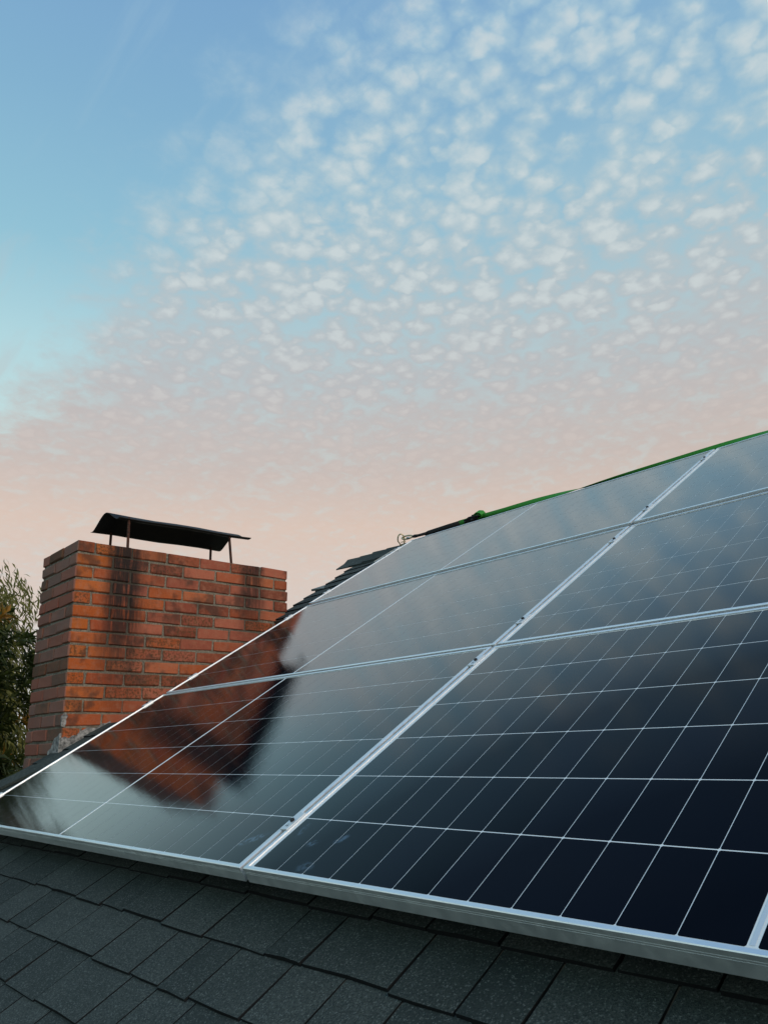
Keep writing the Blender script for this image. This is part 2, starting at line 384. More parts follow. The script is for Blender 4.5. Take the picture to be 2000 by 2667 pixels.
# ------------------------------------------------------------------ house
HN = -.112                         # roof deck below the panel glass
V_EAVE, V_RIDGE, X_RIGHT = -1.55, 3.36, 5.2
def x_rake(v): return -2.93 - max(0, v-2.35)*.17
house = tag(empty('house', (1.0, 2.5, 0)), 'house with a dark grey shingle roof carrying the solar panels', 'house')
roof = MB()
Ye, Ze = W(0, V_EAVE, HN).y, W(0, V_EAVE, HN).z; Yr, Zr = W(0, V_RIDGE, HN).y, W(0, V_RIDGE, HN).z
Yb = 2*Yr - Ye; XL = -2.50; NV0, NV1 = .95, 2.20      # roof stops short beside the chimney between NV0 and NV1
pts = [(Ye, Ze), (Yr, Zr), (Yb, Ze), (Yb, Ze-.05), (Yr, Zr-.06), (Ye, Ze-.05)]
roof.add([(XL, y, z) for y, z in pts] + [(X_RIGHT, y, z) for y, z in pts],
         [(0,1,7,6),(1,2,8,7),(2,3,9,8),(3,4,10,9),(4,5,11,10),(5,0,6,11),(0,5,4,1),(1,4,3,2),(6,7,10,11),(7,8,9,10)])
def slab(mb, x0, x1, v0, v1, n0, n1):
    c = [W(x, v, n) for n in (n0, n1) for (x, v) in ((x0, v0), (x1, v0), (x1, v1), (x0, v1))]
    mb.add(c, [(0,3,2,1),(4,5,6,7),(0,1,5,4),(1,2,6,5),(2,3,7,6),(3,0,4,7)])
slab(roof, -2.88, XL-.002, V_EAVE, NV0, HN-.045, HN-.001); slab(roof, -2.88, XL-.002, NV1, V_RIDGE-.03, HN-.045, HN-.001)
roof_o = roof.build('roof', D['deck'], house); roof_o.matrix_parent_inverse = Matrix.Translation((-1.0, -2.5, 0))
def hpart(mb, name, mat, parent=house):
    o = mb.build(name, mat, parent)
    if parent is house: o.matrix_parent_inverse = Matrix.Translation((-1.0, -2.5, 0))
    return o
wl_ = MB(); y0, y1, x0, x1 = Ye+.45, Yb-.45, -2.44, X_RIGHT-.3
zt = Ze-.05+.45*ST/CT - .02; zp = Zr-.1
wl_.add([(x0,y0,0),(x1,y0,0),(x1,y1,0),(x0,y1,0),(x0,y0,zt),(x1,y0,zt),(x1,y1,zt),(x0,y1,zt),(x0,Yr,zp),(x1,Yr,zp)],
        [(0,1,5,4),(1,2,6,9,5),(2,3,7,6),(3,0,4,8,7),(4,5,9,8),(6,7,8,9)])
hpart(wl_, 'wall', D['stucco'])
gt = MB(); slab(gt, -2.86, -2.47, NV0-.03, NV1+.03, HN-.115, HN-.095); hpart(gt, 'chimney_gutter', D['galv'])
fa = MB(); fa.box((-2.87, Ye-.022, Ze-.16), (X_RIGHT-.01, Ye-.002, Ze-.004)); hpart(fa, 'fascia', D['timber'])
for sgn in (1, -1):
    bb = MB(); xa, xb = -2.90, -2.882
    ya, yb = (Ye, Yr) if sgn > 0 else (Yb, Yr)
    bb.add([(xa,ya,Ze-.004),(xa,yb,Zr-.004),(xa,yb,Zr-.16),(xa,ya,Ze-.16),(xb,ya,Ze-.004),(xb,yb,Zr-.004),(xb,yb,Zr-.16),(xb,ya,Ze-.16)],
           [(0,1,2,3),(7,6,5,4),(0,4,5,1),(3,2,6,7),(1,5,6,2),(0,3,7,4)])
    hpart(bb, 'barge_board', D['timber'])

# shingles: one slab per tab, in slope coordinates
EXP = .1285
roofM = Matrix.Translation(W(0, 0, HN)) @ Matrix.Rotation(T, 4, 'X')
V_FIRST = -.225 + .0 - 10*EXP
def tab(mb, w, seed, lift=0.0):
    rr = random.Random(seed); e = EXP + .016
    a, b, c_, d_ = [rr.uniform(-.0022, .0022) for _ in range(4)]
    t0 = .0092 + rr.uniform(-.0018, .0018) + lift
    lo, up = 0.0 + a, 0.0 + b
    mid = rr.uniform(.35, .65)*w
    vs = [(0, lo, -.001), (mid, (lo+up)/2 + c_, -.001), (w, up, -.001), (w, e, -.003), (0, e, -.003),
          (0.0008, lo+.0008, t0-.001+d_*.2), (mid, (lo+up)/2 + c_+.0006, t0+.0006), (w-.0008, up+.0008, t0-.001-d_*.2), (w, e, .0012), (0, e, .0012)]
    mb.add(vs, [(0,1,6,5),(1,2,7,6),(2,3,8,7),(4,0,5,9),(5,6,7,8,9)])
rest = MB(); vi = 0; tabs = []
v = V_FIRST; row = 0
while v < V_RIDGE - .03:
    rr = random.Random(1000+row)
    u = x_rake(v) + rr.uniform(-.012, .012)
    if NV0-.06 < v < NV1-.04: u = -2.50 + rr.uniform(-.01, .01)
    first = True
    while u < X_RIGHT:
        w = rr.choice((.11, .125, .14, .155, .17, .185, .20, .225)) * (.6 if first and rr.random() < .5 else 1)
        first = False
        seen_front = v < .14 and v > -.62 + abs(u+.555)*.29
        seen_rake = u < -2.12 and v > .1
        tabs.append((u, v, w, seen_front or seen_rake, row*1000+vi)); vi += 1
        u += w + .0046
    v += EXP; row += 1
nseen = 0
for (u, v, w, seen, sd_) in tabs:
    off = random.Random(sd_).uniform(-.003, .003)
    if seen and nseen < 298:
        t_ = MB(); tab(t_, w, sd_)
        me_ = t_.mesh('shingle', D['shingle']); me_.materials.append(D['shingle_edge'])
        for p_ in me_.polygons: p_.material_index = 1 if p_.index < 4 else 0
        o = link('shingle', me_, roof_o)
        o.matrix_local = roofM @ Matrix.Translation((u, v+off, 0)); nseen += 1
    else:
        t_ = MB(); tab(t_, w, sd_); t_.xf(roofM @ Matrix.Translation((u, v+off, 0))); rest.add(t_.v, t_.f)
me_ = rest.mesh('shingle_field', D['shingle']); me_.materials.append(D['shingle_edge'])
for p_ in me_.polygons: p_.material_index = 1 if p_.index % 5 < 4 else 0
o = link('shingle_field', me_, roof_o); o['kind'] = 'stuff'
# shingle apron lifting at the foot of the chimney
ap = MB(); r0 = [(-2.98,.14,-.094),(-2.86,.215,-.092),(-2.797,.264,-.090),(-2.736,.321,-.090),(-2.684,.390,-.090),(-2.600,.470,-.090),(-2.555,.525,-.090),(-2.49,.59,-.090),(-2.436,.685,-.092),(-2.41,.80,-.094)]
r1 = [(-3.02,.20,-.080),(-2.93,.255,-.074),(-2.879,.298,-.072),(-2.808,.352,-.071),(-2.719,.439,-.072),(-2.644,.534,-.072),(-2.580,.590,-.072),(-2.531,.649,-.073),(-2.474,.754,-.074),(-2.44,.847,-.08)]
r2 = [(u-.10, v+.07, -.108) for (u, v, n) in r1]; r3 = [(u, v, n-.012) for (u, v, n) in r0]
m_ = len(r0); ap.add([W(*p) for rw_ in (r3, r0, r1, r2) for p in rw_], [(k*m_+i, k*m_+i+1, (k+1)*m_+i+1, (k+1)*m_+i) for k in range(3) for i in range(m_-1)])
ap.build('apron', D['shingle'], roof_o)
# a lifted shingle corner by the barge
lf = MB(); tab(lf, .20, 5, .004)
o = lf.build('lifted_shingle', D['shingle_pale'], roof_o)
o.matrix_local = roofM @ Matrix.Translation((-3.03, 2.735, .012)) @ Matrix.Rotation(math.radians(7), 4, 'Y') @ Matrix.Rotation(math.radians(-6), 4, 'X')
# ridge caps, folded over the ridge
def cap_mesh(mb, x, seed):
    rr = random.Random(seed); L = .33; hw = .15
    z0 = rr.uniform(0, .004)
    prof = [(-hw, -hw*ST/CT*.98 + .012), (-hw*.45, -hw*.45*ST/CT + .018), (-.03, -.010+.026), (0, .026), (.03, -.010+.026), (hw*.45, -hw*.45*ST/CT + .018), (hw, -hw*ST/CT*.98 + .012)]
    vs = []
    for xx, dz_ in ((0, .013+z0), (L, 0)):
        for y, z in prof: vs.append((x+xx+rr.uniform(-.004,.004), Yr+y, Zr+z+dz_))
        for y, z in prof: vs.append((x+xx, Yr+y, Zr+z+dz_-.010))
    n = len(prof); fs = []
    for i in range(n-1):
        fs += [(i, i+1, 2*n+i+1, 2*n+i)[::-1], (n+i, n+i+1, 3*n+i+1, 3*n+i), (i, i+1, n+i+1, n+i), (2*n+i, 2*n+i+1, 3*n+i+1, 3*n+i)[::-1]]
    fs += [(0, n, 3*n, 2*n), (n-1, 2*n-1, 4*n-1, 3*n-1)[::-1]]
    mb.add(vs, fs)
rest = MB(); x = -3.235; i = 0
while x < X_RIGHT-.2:
    if i < 8:
        c_ = MB(); cap_mesh(c_, x, i); o = c_.build('ridge_cap', D['shingle'], roof_o)
    else: cap_mesh(rest, x, i)
    x += .155; i += 1
o = rest.build('ridge_cap_run', D['shingle'], roof_o); o['kind'] = 'stuff'

# ------------------------------------------------------------------ chimney
CX, CY, CZ = -2.823, .620, Z0 + 1.385       # near top arris
MOD, BL, BH, CH = .2208, .2090, .0598, .0729
WY = .0976; CW, CD = 6.5*MOD - (MOD-BL), 2.5*MOD - (MOD-BL)
chim = tag(empty('brick_chimney', (CX - CD/2, CY + CW/2, 0)), 'weathered red brick chimney with a black metal rain cap, beside the panels', 'chimney')
CI = Matrix.Translation((-(CX - CD/2), -(CY + CW/2), 0))
core = MB(); core.box((CX-CD+.009, CY+.009, 0), (CX-.009, CY+CW-.009, CZ-.004)); o = core.build('mortar', D['mortar'], chim); o.matrix_parent_inverse = CI
stretch = []
for i in range(6):
    rr = random.Random(i+50); b = MB(); b.cbox((-BL/2, -WY/2, -BH/2), (BL/2, WY/2, BH/2), rr.uniform(.0028, .0055))
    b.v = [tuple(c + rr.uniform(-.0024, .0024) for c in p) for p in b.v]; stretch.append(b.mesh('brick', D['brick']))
half = []
for i in range(3):
    rr = random.Random(i+90); b = MB(); b.cbox((-WY/2, -WY/2, -BH/2), (WY/2, WY/2, BH/2), .0035)
    b.v = [tuple(c + rr.uniform(-.0013, .0013) for c in p) for p in b.v]; half.append(b.mesh('brick', D['brick']))
rest = MB(); seen_b = []
def rect(cx, cy, along_x): return (cx, cy, 0 if along_x else math.pi/2)
nrow = int((CZ)/CH)
for r in range(nrow):
    z = CZ - r*CH - BH/2; odd = r % 2 == 0
    L = []
    x0, x1, y0, y1 = CX-CD, CX, CY, CY+CW
    g_ = MOD-BL
    if odd:    # front row starts after the corner brick of the side face
        for i in range(6): L.append(('f', rect(x1-WY/2, y0+WY+g_+BL/2+i*MOD, False)))
        for i in range(2): L.append(('l', rect(x1-BL/2-i*MOD, y0+WY/2, True)))
        for i in range(6): L.append(('b', rect(x0+WY/2, y1-WY-g_-BL/2-i*MOD, False)))
        for i in range(2): L.append(('r', rect(x0+BL/2+i*MOD, y1-WY/2, True)))
    else:
        for i in range(6): L.append(('f', rect(x1-WY/2, y0+BL/2+i*MOD, False)))
        for i in range(2): L.append(('l', rect(x1-WY-g_-BL/2-i*MOD, y0+WY/2, True)))
        for i in range(6): L.append(('b', rect(x0+WY/2, y1-BL/2-i*MOD, False)))
        for i in range(2): L.append(('r', rect(x0+WY+g_+BL/2+i*MOD, y1-WY/2, True)))
    for k_, (side, (cx, cy, rz)) in enumerate(L):
        rr = random.Random(r*100+k_)
        Mx = Matrix.Translation((cx+rr.uniform(-.002,.0015), cy+rr.uniform(-.002,.002), z+rr.uniform(-.0015,.0015))) @ Matrix.Rotation(rz+rr.uniform(-.008,.008), 4, 'Z') @ Matrix.Rotation(rr.uniform(-.008,.008), 4, 'Y' if rz == 0 else 'Y')
        roofz = Z0 + (cy)*ST/CT - .12/CT
        last_corner = (side == 'r' and ((odd and k_ == len(L)-1) or (not odd and k_ == len(L)-1))) or (side == 'b' and k_ >= 6+2+4)
        vis = (side == 'f' and z > roofz-.10) or (side == 'l' and z > Z0+.05) or (last_corner and z > Z0+.05)
        if vis:
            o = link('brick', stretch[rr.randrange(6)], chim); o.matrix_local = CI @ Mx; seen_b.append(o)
        else:
            t_ = MB(); t_.box((-BL/2, -WY/2, -BH/2), (BL/2, WY/2, BH/2)); t_.xf(Mx); rest.add(t_.v, t_.f)
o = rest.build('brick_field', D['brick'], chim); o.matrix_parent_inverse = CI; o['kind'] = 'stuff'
print('visible bricks', len(seen_b))
# crown wash on top and flashing at the foot
cw = MB(); cw.box((CX-CD+.03, CY+.03, CZ-.006), (CX-.03, CY+CW-.03, CZ+.006)); o = cw.build('mortar_crown', D['mortar'], chim); o.matrix_parent_inverse = CI
fl = MB(); rr = random.Random(4)
def flash(pts, x, nx, ny, th):       # irregular patch standing off a face
    n = len(pts); vs = [(x[0]+nx*th+px*x[2], x[1]+ny*th+px*x[3], pz) for px, pz in pts] + [(x[0]-nx*.004+px*x[2], x[1]-ny*.004+px*x[3], pz) for px, pz in pts]
    fl.add(vs, [tuple(range(n)), tuple(range(2*n-1, n-1, -1))] + [(i, n+i, n+(i+1) % n, (i+1) % n) for i in range(n)])
def roof_z(y): return Z0 + y*ST/CT + HN/CT
# on the wide face: sealant ragged along the roof line; a white drip runs up the arris
pts = []
for i in range(14):
    y = i/13*.26; pts.append((y, roof_z(CY+y)-.06))
for i in range(13, -1, -1):
    y = i/13*.26; pts.append((y, roof_z(CY+y)+.062-.05*i/13+rr.uniform(-.012,.012)+(.02 if i < 2 else 0)))
flash(pts, (CX, CY, 0, 1), 1, 0, .006)
pts = [(0, roof_z(CY)-.03), (.16, roof_z(CY)-.03), (.155, roof_z(CY)+.01), (.11, roof_z(CY)+.028), (.075, roof_z(CY)+.075), (.03, roof_z(CY)+.085), (0, roof_z(CY)+.10)]
flash(pts, (CX, CY, -1, 0), 0, -1, .006)
o = fl.build('flashing', D['sealant'], chim); o.matrix_parent_inverse = CI
dr = MB(); base = roof_z(CY)+.135
pl = [(-.004, base), (.012, base-.006), (.022, base+.012), (.019, base+.035), (.028, base+.052), (.016, base+.068), (.004, base+.062), (-.004, base+.05)]
n = len(pl)
dr.add([(CX+.004, CY+y, z) for y, z in pl] + [(CX-.01, CY+y, z) for y, z in pl], [tuple(range(n)), tuple(range(2*n-1, n-1, -1))] + [(i, n+i, n+(i+1) % n, (i+1) % n) for i in range(n)])
o = dr.build('sealant_drip', D['sealant'], chim); o.matrix_parent_inverse = CI
# metal cap: bell-curved sheet along the chimney, on four rods
XN, XF, YA, YB, ZL = -2.880, -3.312, .872, 1.788, Z0+1.570
cp = MB(); nx_, ny_ = 22, 6; vs = []
def bell(s): return .083*(math.cos((s-.5)*math.pi)**1.15 if abs(s-.5) < .5 else 0) - .006*math.cos((s-.5)*6*math.pi)*.3
def bell(s):
    t_ = abs(s-.5)*2
    return .082*(1 - t_*t_*(3-2*t_)) + (.010*max(0, t_-.85)/.15)
for th in (0, -.003):
    for j in range(ny_+1):
        for i in range(nx_+1):
            s_ = i/nx_; yy = YA + (YB-YA)*j/ny_
            vs.append((XF + (XN-XF)*s_, yy, ZL + bell(s_) + th + .010*j/ny_ + .003*math.sin(j*1.7+s_*3)))
st_ = (nx_+1); nn = st_*(ny_+1); fs = []
for j in range(ny_):
    for i in range(nx_):
        a_ = j*st_+i; fs += [(a_, a_+1, a_+1+st_, a_+st_), (nn+a_, nn+a_+st_, nn+a_+1+st_, nn+a_+1)]
for i in range(nx_):
    fs += [(i, nn+i, nn+i+1, i+1), (ny_*st_+i, ny_*st_+i+1, nn+ny_*st_+i+1, nn+ny_*st_+i)]
for j in range(ny_):
    a_, b_i = j*st_, (j+1)*st_; fs += [(a_, b_i, nn+b_i, nn+a_)]; a_ += nx_; b_i += nx_; fs += [(a_, nn+a_, nn+b_i, b_i)]
cp.add(vs, fs, False); cp.sm = [True]*(2*nx_*ny_) + [False]*(len(cp.sm)-2*nx_*ny_)
cap_o = cp.build('chimney_cap', D['capmat'], chim); cap_o.matrix_parent_inverse = CI
for (x, y, lean) in ((-2.90, .945, -.004), (-2.90, 1.655, -.024), (-3.262, .985, 0), (-3.262, 1.70, 0)):
    s_ = (x-XF)/(XN-XF); lg = MB()
    lg.cbox((-.0065, -.0065, 0), (.0065, .0065, 1), .001)
    top = ZL + bell(s_) + .003
    lg.v = [(x+p[0], y+p[1]+lean*p[2], CZ-.01 + p[2]*(top-CZ+.01)) for p in lg.v]
    lg.build('leg', D['rust'], cap_o)
    lc = MB(); lc.tube([(x, y+lean, top-.002), (x, y+lean, top+.014)], .006, 6)
    lc.build('bolt', D['rust'], cap_o)

# ------------------------------------------------------------------ solar panels
PU, PV, GH, GV, ST_W = .0835, .1580, .0024, .0014, .012
MU, MV, LIP, LZ, TH = .0203, .0112, .0095, .0032, .030
PW, PH = 2*MU + 24*PU + ST_W, 2*MV + 6*PV
def cell_mesh():
    w, h = PU-GV, PV-GH; c = .0020
    o = [(c,0),(w-c,0),(w,c),(w,h-c),(w-c,h),(c,h),(0,h-c),(0,c)]
    b = MB(); b.add([(x, y, 0) for x, y in o] + [(x, y, -.0006) for x, y in o], [tuple(range(8))] + [(i, 8+i, 8+(i+1) % 8, (i+1) % 8) for i in range(8)])
    return b
CELLM = cell_mesh().mesh('cell', D['cell'])
def frame_mesh():
    # cross-section walked round the rectangle: (inset, height)
    prof = [(LIP, -.0025), (LIP-.0006, LZ-.0006), (LIP-.0014, LZ), (.0012, LZ), (0, LZ-.0012), (0, LZ-.0088), (.0005, LZ-.0089), (.0005, LZ-.0093), (0, LZ-.0095),
            (0, LZ-.0122), (.0005, LZ-.0123), (.0005, LZ-.0127), (0, LZ-.0129), (0, -TH), (.030, -TH), (.030, -TH+.002), (.003, -TH+.002), (.003, -.0045), (LIP, -.0045)]
    b = MB(); vs = []
    for (ins, z) in prof: vs += [(ins, ins, z), (PW-ins, ins, z), (PW-ins, PH-ins, z), (ins, PH-ins, z)]
    fs = []; n = len(prof)
    for i in range(n):
        j = (i+1) % n
        for k_ in range(4):
            k2 = (k_+1) % 4; fs.append((i*4+k_, j*4+k_, j*4+k2, i*4+k2)[::-1])
    b.add(vs, [f[::-1] for f in fs]); return b.mesh('frame', D['alu'])
FRAMEM = frame_mesh()
bs = MB(); bs.box((.004, .004, -.0042), (PW-.004, PH-.004, -.0002)); BACKM = bs.mesh('backsheet', D['backsheet'])
rb = MB(); xs = MU + 12*PU + ST_W/2       # the tinned ribbon in the middle strip
rb.box((xs-.0030, MV+.004, -.0015), (xs+.0030, PH-MV-.004, .0003)); RIBM = rb.mesh('ribbon', D['clamp'])
def panel(u0, v0, label, seen_cols=24, n0=0.0):
    e = tag(empty('solar_panel', W(u0, v0, n0), T), label, 'solar panel', 'solar panels on the roof')
    link('frame', FRAMEM, e); link('backsheet', BACKM, e); link('ribbon', RIBM, e)
    restc = MB(); base = cell_mesh()
    for j in range(6):
        for i in range(24):
            x = MU + i*PU + (ST_W if i >= 12 else 0) + GV/2; y = MV + j*PV + GH/2
            if i < seen_cols: link('cell', CELLM, e, (x, y, 0))
            else: restc.add([(p[0]+x, p[1]+y, p[2]) for p in base.v], base.f)
    if restc.v:
        o = restc.build('cell_field', D['cell'], e); o['kind'] = 'stuff'
    return e
UL, UR = -.0325 - PW, -.0203
V1, V2, V3, N3 = -.0109, .9745, 1.964, .008
panel(UL, V1, 'lowest panel next to the chimney, mirroring the red brick and the black cap')
panel(UL, V2, 'middle-row panel next to the chimney, its corner mirroring the brick')
panel(UL, V3, 'top-row panel with the roof anchor and buckle behind its upper edge', 24, N3)
panel(UR, V1, 'large dark panel in the lowest row, nearest the camera, with finger smudges', 14)
panel(UR, V2, 'middle-row panel at the right edge above the large dark panel', 13)
panel(UR, V3, 'top-row panel at the right edge under the green strap', 12, N3)

# rack: rails, feet and clamps
rack = tag(empty('panel_rack', W(0, 0, 0), T), 'aluminium mounting rack with silver clamps along the panel joints', 'panel rack')
CL = [(V1, .150), (V1, .880), (V2, .160), (V2, .825), (V3, .155), (V3, .820)]
def clamp_body(mid):
    b = MB(); L = .058 if mid else .05
    if mid:
        pr = [(-.0125, LZ+.0002), (-.0125, LZ+.0030), (.0125, LZ+.0030), (.0125, LZ+.0002), (.0038, LZ+.0002), (.0038, -.022), (-.0038, -.022), (-.0038, LZ+.0002)]
    else:
        pr = [(-.012, -TH-.004), (-.012, LZ+.0038), (.0075, LZ+.0038), (.0075, LZ+.0003), (-.0006, LZ+.0003), (-.0006, -TH-.004)]
    n = len(pr); b.add([(x, -L/2, z) for x, z in pr] + [(x, L/2, z) for x, z in pr],
        [tuple(range(n))[::-1], tuple(range(n, 2*n))] + [(i, n+i, n+(i+1) % n, (i+1) % n)[::-1] for i in range(n)])
    b.f = [f[::-1] for f in b.f]
    return b.mesh('mid_clamp' if mid else 'end_clamp', D['clamp'])
MIDM, ENDM = clamp_body(True), clamp_body(False)
def bolt_mesh():
    b = MB(); k_ = 10
    b.tube([(0, 0, LZ+.0028), (0, 0, LZ+.0072)], .0052, k_); b.sm = [False]*len(b.sm)
    b.tube([(0, 0, LZ+.0071), (0, 0, LZ+.0075)], .0026, 6); b.sm = [False]*len(b.sm); return b.mesh('bolt', D['bolt'])
BOLTM = bolt_mesh()
mk = MB()      # the little stamped mark beside the bolt
for (x, y, w, h_) in ((-.004, -.020, .0012, .006), (-.001, -.019, .0030, .0012), (-.001, -.0165, .0030, .0012), (.003, -.020, .0012, .005), (-.004, -.0125, .008, .0009)):
    mk.box((x, y, LZ+.0029), (x+w, y+h_, LZ+.0033))
MARKM = mk.mesh('stamped_mark', D['print'])
um = (UL+PW+UR)/2
for (vb, dv) in CL:
    rl = MB(); vv = vb+dv
    rl.box((UL-.06, vv-.018, -TH-.046), (UR+PW+.06, vv+.018, -TH-.004)); rl.build('rail', D['alu'], rack)
    o = link('mid_clamp', MIDM, rack, (um, vv, N3 if vb == V3 else 0)); link('bolt', BOLTM, o); link('stamped_mark', MARKM, o)
    o = link('end_clamp', ENDM, rack, (UL, vv, N3 if vb == V3 else 0)); b_o = link('bolt', BOLTM, o); b_o.location = (-.004, 0, .001)
    for uu in (UL+.15, UL+1.3, UR+.3, UR+1.5):
        ft = MB(); ft.box((uu-.02, vv+.0185, HN+.004), (uu+.02, vv+.024, -TH-.01)); ft.box((uu-.02, vv+.0185, HN+.004), (uu+.02, vv+.08, HN+.016))
        ft.build('foot', D['alu'], rack)

# ------------------------------------------------------------------ roof anchor, carabiner and ratchet strap along the ridge
anc = tag(empty('roof_anchor', W(-2.60, 3.05, HN+.02), T), 'galvanised strap anchor with a steel ring below the ridge', 'roof anchor')
pl = MB(); L = .30; hw = .032; y = 0
# perforated plate: rails, cross bars between the holes
pl.box((-hw, 0, .004), (-.012, L, .0075)); pl.box((.012, 0, .004), (hw, L, .0075))
for y in (0, .045, .10, .155, .21, .265): pl.box((-.0122, y, .0042), (.0122, y+.028, .0073))
pl.box((-hw, -.001, .004), (-hw+.0025, L, .013)); pl.box((hw-.0025, -.001, .004), (hw, L, .013))
pl.build('plate', D['galv'], anc)
for y in (.036, .09, .146, .20):
    sc = MB(); sc.tube([(0, y, .004), (0, y, .012)], .0055, 6); sc.build('screw', D['bolt'], anc)
rg = MB(); ang = math.radians(72); pts = []
for i in range(20):
    a_ = i*2*math.pi/20
    px = .026*math.sin(a_)*(1.0 if math.cos(a_) < 0 else .8); py = .045 - .045*math.cos(a_)
    pts.append((px*.7+py*.22+.02, L-.02+px*.75, .010+py*math.sin(ang)*1.02))
rg.tube(pts, .0048, 8, closed=True); rg.build('ring', D['brass'], anc)
bar = MB(); bar.tube([(.012+.018, L-.035, .040), (.012+.040, L-.005, .034)], .0035, 6); bar.build('cross_bar', D['brass'], anc)

strap = tag(empty('ratchet_strap', W(-2.4, 3.34, -.046), T), 'green ratchet strap pulled tight along the ridge from the anchor ring', 'strap')
SI = Vector((-2.4, 3.34, -.06))
def sl(u, v, n): return Vector((u, v, n)) - SI
cb = MB(); pts = []
for i in range(18):
    a_ = i*2*math.pi/18; pts.append(sl(-2.515 + .052*math.cos(a_)*(1.0), 3.34 + .016*math.sin(a_), -.048 + .008*math.sin(a_) - .006*math.cos(a_)))
cb.tube(pts, .0055, 8, closed=True); cb.build('carabiner', D['brass'], strap)
sv = MB(); sv.tube([sl(-2.505, 3.325, -.050), sl(-2.475, 3.325, -.054)], .008, 8); sv.build('locking_sleeve', D['galv'], strap)
def ribbon(mb, path, th=.0022):
    # path: (u, n, width, twist degrees, v)
    vs = []; n = len(path)
    for (u, nn_, w, tw, v) in path:
        a_ = math.radians(tw); d = Vector((0, math.sin(a_), math.cos(a_))); t_ = Vector((0, math.cos(a_), -math.sin(a_)))
        c = sl(u, v, nn_)
        vs += [c - d*w/2 - t_*th/2, c + d*w/2 - t_*th/2, c + d*w/2 + t_*th/2, c - d*w/2 + t_*th/2]
    fs = [(0,1,2,3), (4*n-4, 4*n-1, 4*n-2, 4*n-3)]
    for i in range(n-1):
        for k_ in range(4): fs.append((i*4+k_, i*4+4+k_, i*4+4+(k_+1) % 4, i*4+(k_+1) % 4))
    mb.add(vs, fs, True)
def lerp(stops, u):
    for (a_, b_) in zip(stops, stops[1:]):
        if u <= b_[0]:
            t_ = max(0, (u-a_[0])/(b_[0]-a_[0])); return [a_[i] + (b_[i]-a_[i])*t_ for i in range(len(a_))]
    return list(stops[-1])
nk = MB(); nk.tube([sl(-2.462, 3.34, -.056), sl(-2.44, 3.34, -.056), sl(-2.40, 3.34, -.059), sl(-2.32, 3.34, -.061)], [.008, .013, .010, .011], 8); nk.build('webbing_loop', D['blackweb'], strap)
bw = MB(); ribbon(bw, [(-2.34, -.064, .022, 8, 3.34), (-2.30, -.066, .040, 6, 3.34), (-2.1, -.066, .045, 4, 3.34), (-1.985, -.066, .045, 5, 3.34)]); bw.build('black_webbing', D['blackweb'], strap)
gs = MB(); stops = [(-2.0, -.062, .040, 4), (-1.60, -.070, .042, 8), (-1.36, -.070, .042, 35), (-1.12, -.070, .042, 84), (-.95, -.075, .042, 118), (-.75, -.078, .042, 150), (-.5, -.080, .042, 176), (-.2, -.078, .042, 205), (.1, -.074, .042, 262), (.4, -.074, .042, 300), (1.6, -.074, .042, 480), (3.4, -.074, .042, 560)]
pth = []; u = -2.0
while u < 3.4:
    s_ = lerp(stops, u); pth.append((u, s_[1], s_[2], s_[3], 3.34)); u += .04
ribbon(gs, pth); gs.build('green_webbing', D['green'], strap)
rk = MB()      # ratchet: two side cheeks, spool, handle bars
for dv in (-.026, .026):
    rk.cbox(tuple(sl(-1.935, 3.34+dv-.002, -.086)), tuple(sl(-1.835, 3.34+dv+.002, -.042)), .0015)
rk.tube([sl(-1.86, 3.305, -.060), sl(-1.86, 3.375, -.060)], .013, 12)
rk.tube([sl(-1.925, 3.307, -.058), sl(-1.925, 3.373, -.058)], .007, 8)
for dv in (-.03, .03):
    rk.cbox(tuple(sl(-1.90, 3.34+dv-.002, -.060)), tuple(sl(-1.81, 3.34+dv+.002, -.036)), .0015)
rk.tube([sl(-1.815, 3.308, -.044), sl(-1.815, 3.372, -.044)], .009, 10)
rk.build('ratchet', D['bolt'], strap)
tl = MB()      # rolled tail of the webbing tucked over the buckle
path = [(-1.855,-.070),(-1.845,-.045),(-1.835,-.026),(-1.815,-.019),(-1.785,-.028),(-1.775,-.045),(-1.785,-.060),(-1.81,-.068),(-1.835,-.060),(-1.84,-.045),(-1.825,-.034),(-1.80,-.036),(-1.79,-.05)]
vs = []
for (u, nn_) in path: vs += [sl(u, 3.316, nn_), sl(u, 3.364, nn_)]
tl.add(vs, [(2*i, 2*i+1, 2*i+3, 2*i+2) for i in range(len(path)-1)])
for i in range(len(path)-1):
    pass
th_ = MB(); cx, cn = -1.812, -.045
for (u, nn_) in path: pass
vs2 = []
for (u, nn_) in path:
    k_ = 1 - .004/max(.012, math.hypot(u-cx, nn_-cn)); vs2 += [sl(cx+(u-cx)*k_, 3.316, cn+(nn_-cn)*k_), sl(cx+(u-cx)*k_, 3.364, cn+(nn_-cn)*k_)]
n = len(vs); tl.add(vs2, [(2*i, 2*i+2, 2*i+3, 2*i+1) for i in range(len(path)-1)])
m_ = len(path); tl.f += [(2*i, 2*i+2, n+2*i+2, n+2*i) for i in range(m_-1)] + [(2*i+1, n+2*i+1, n+2*i+3, 2*i+3) for i in range(m_-1)]; tl.sm += [False]*(2*(m_-1))
tl.build('webbing_tail', D['green'], strap)

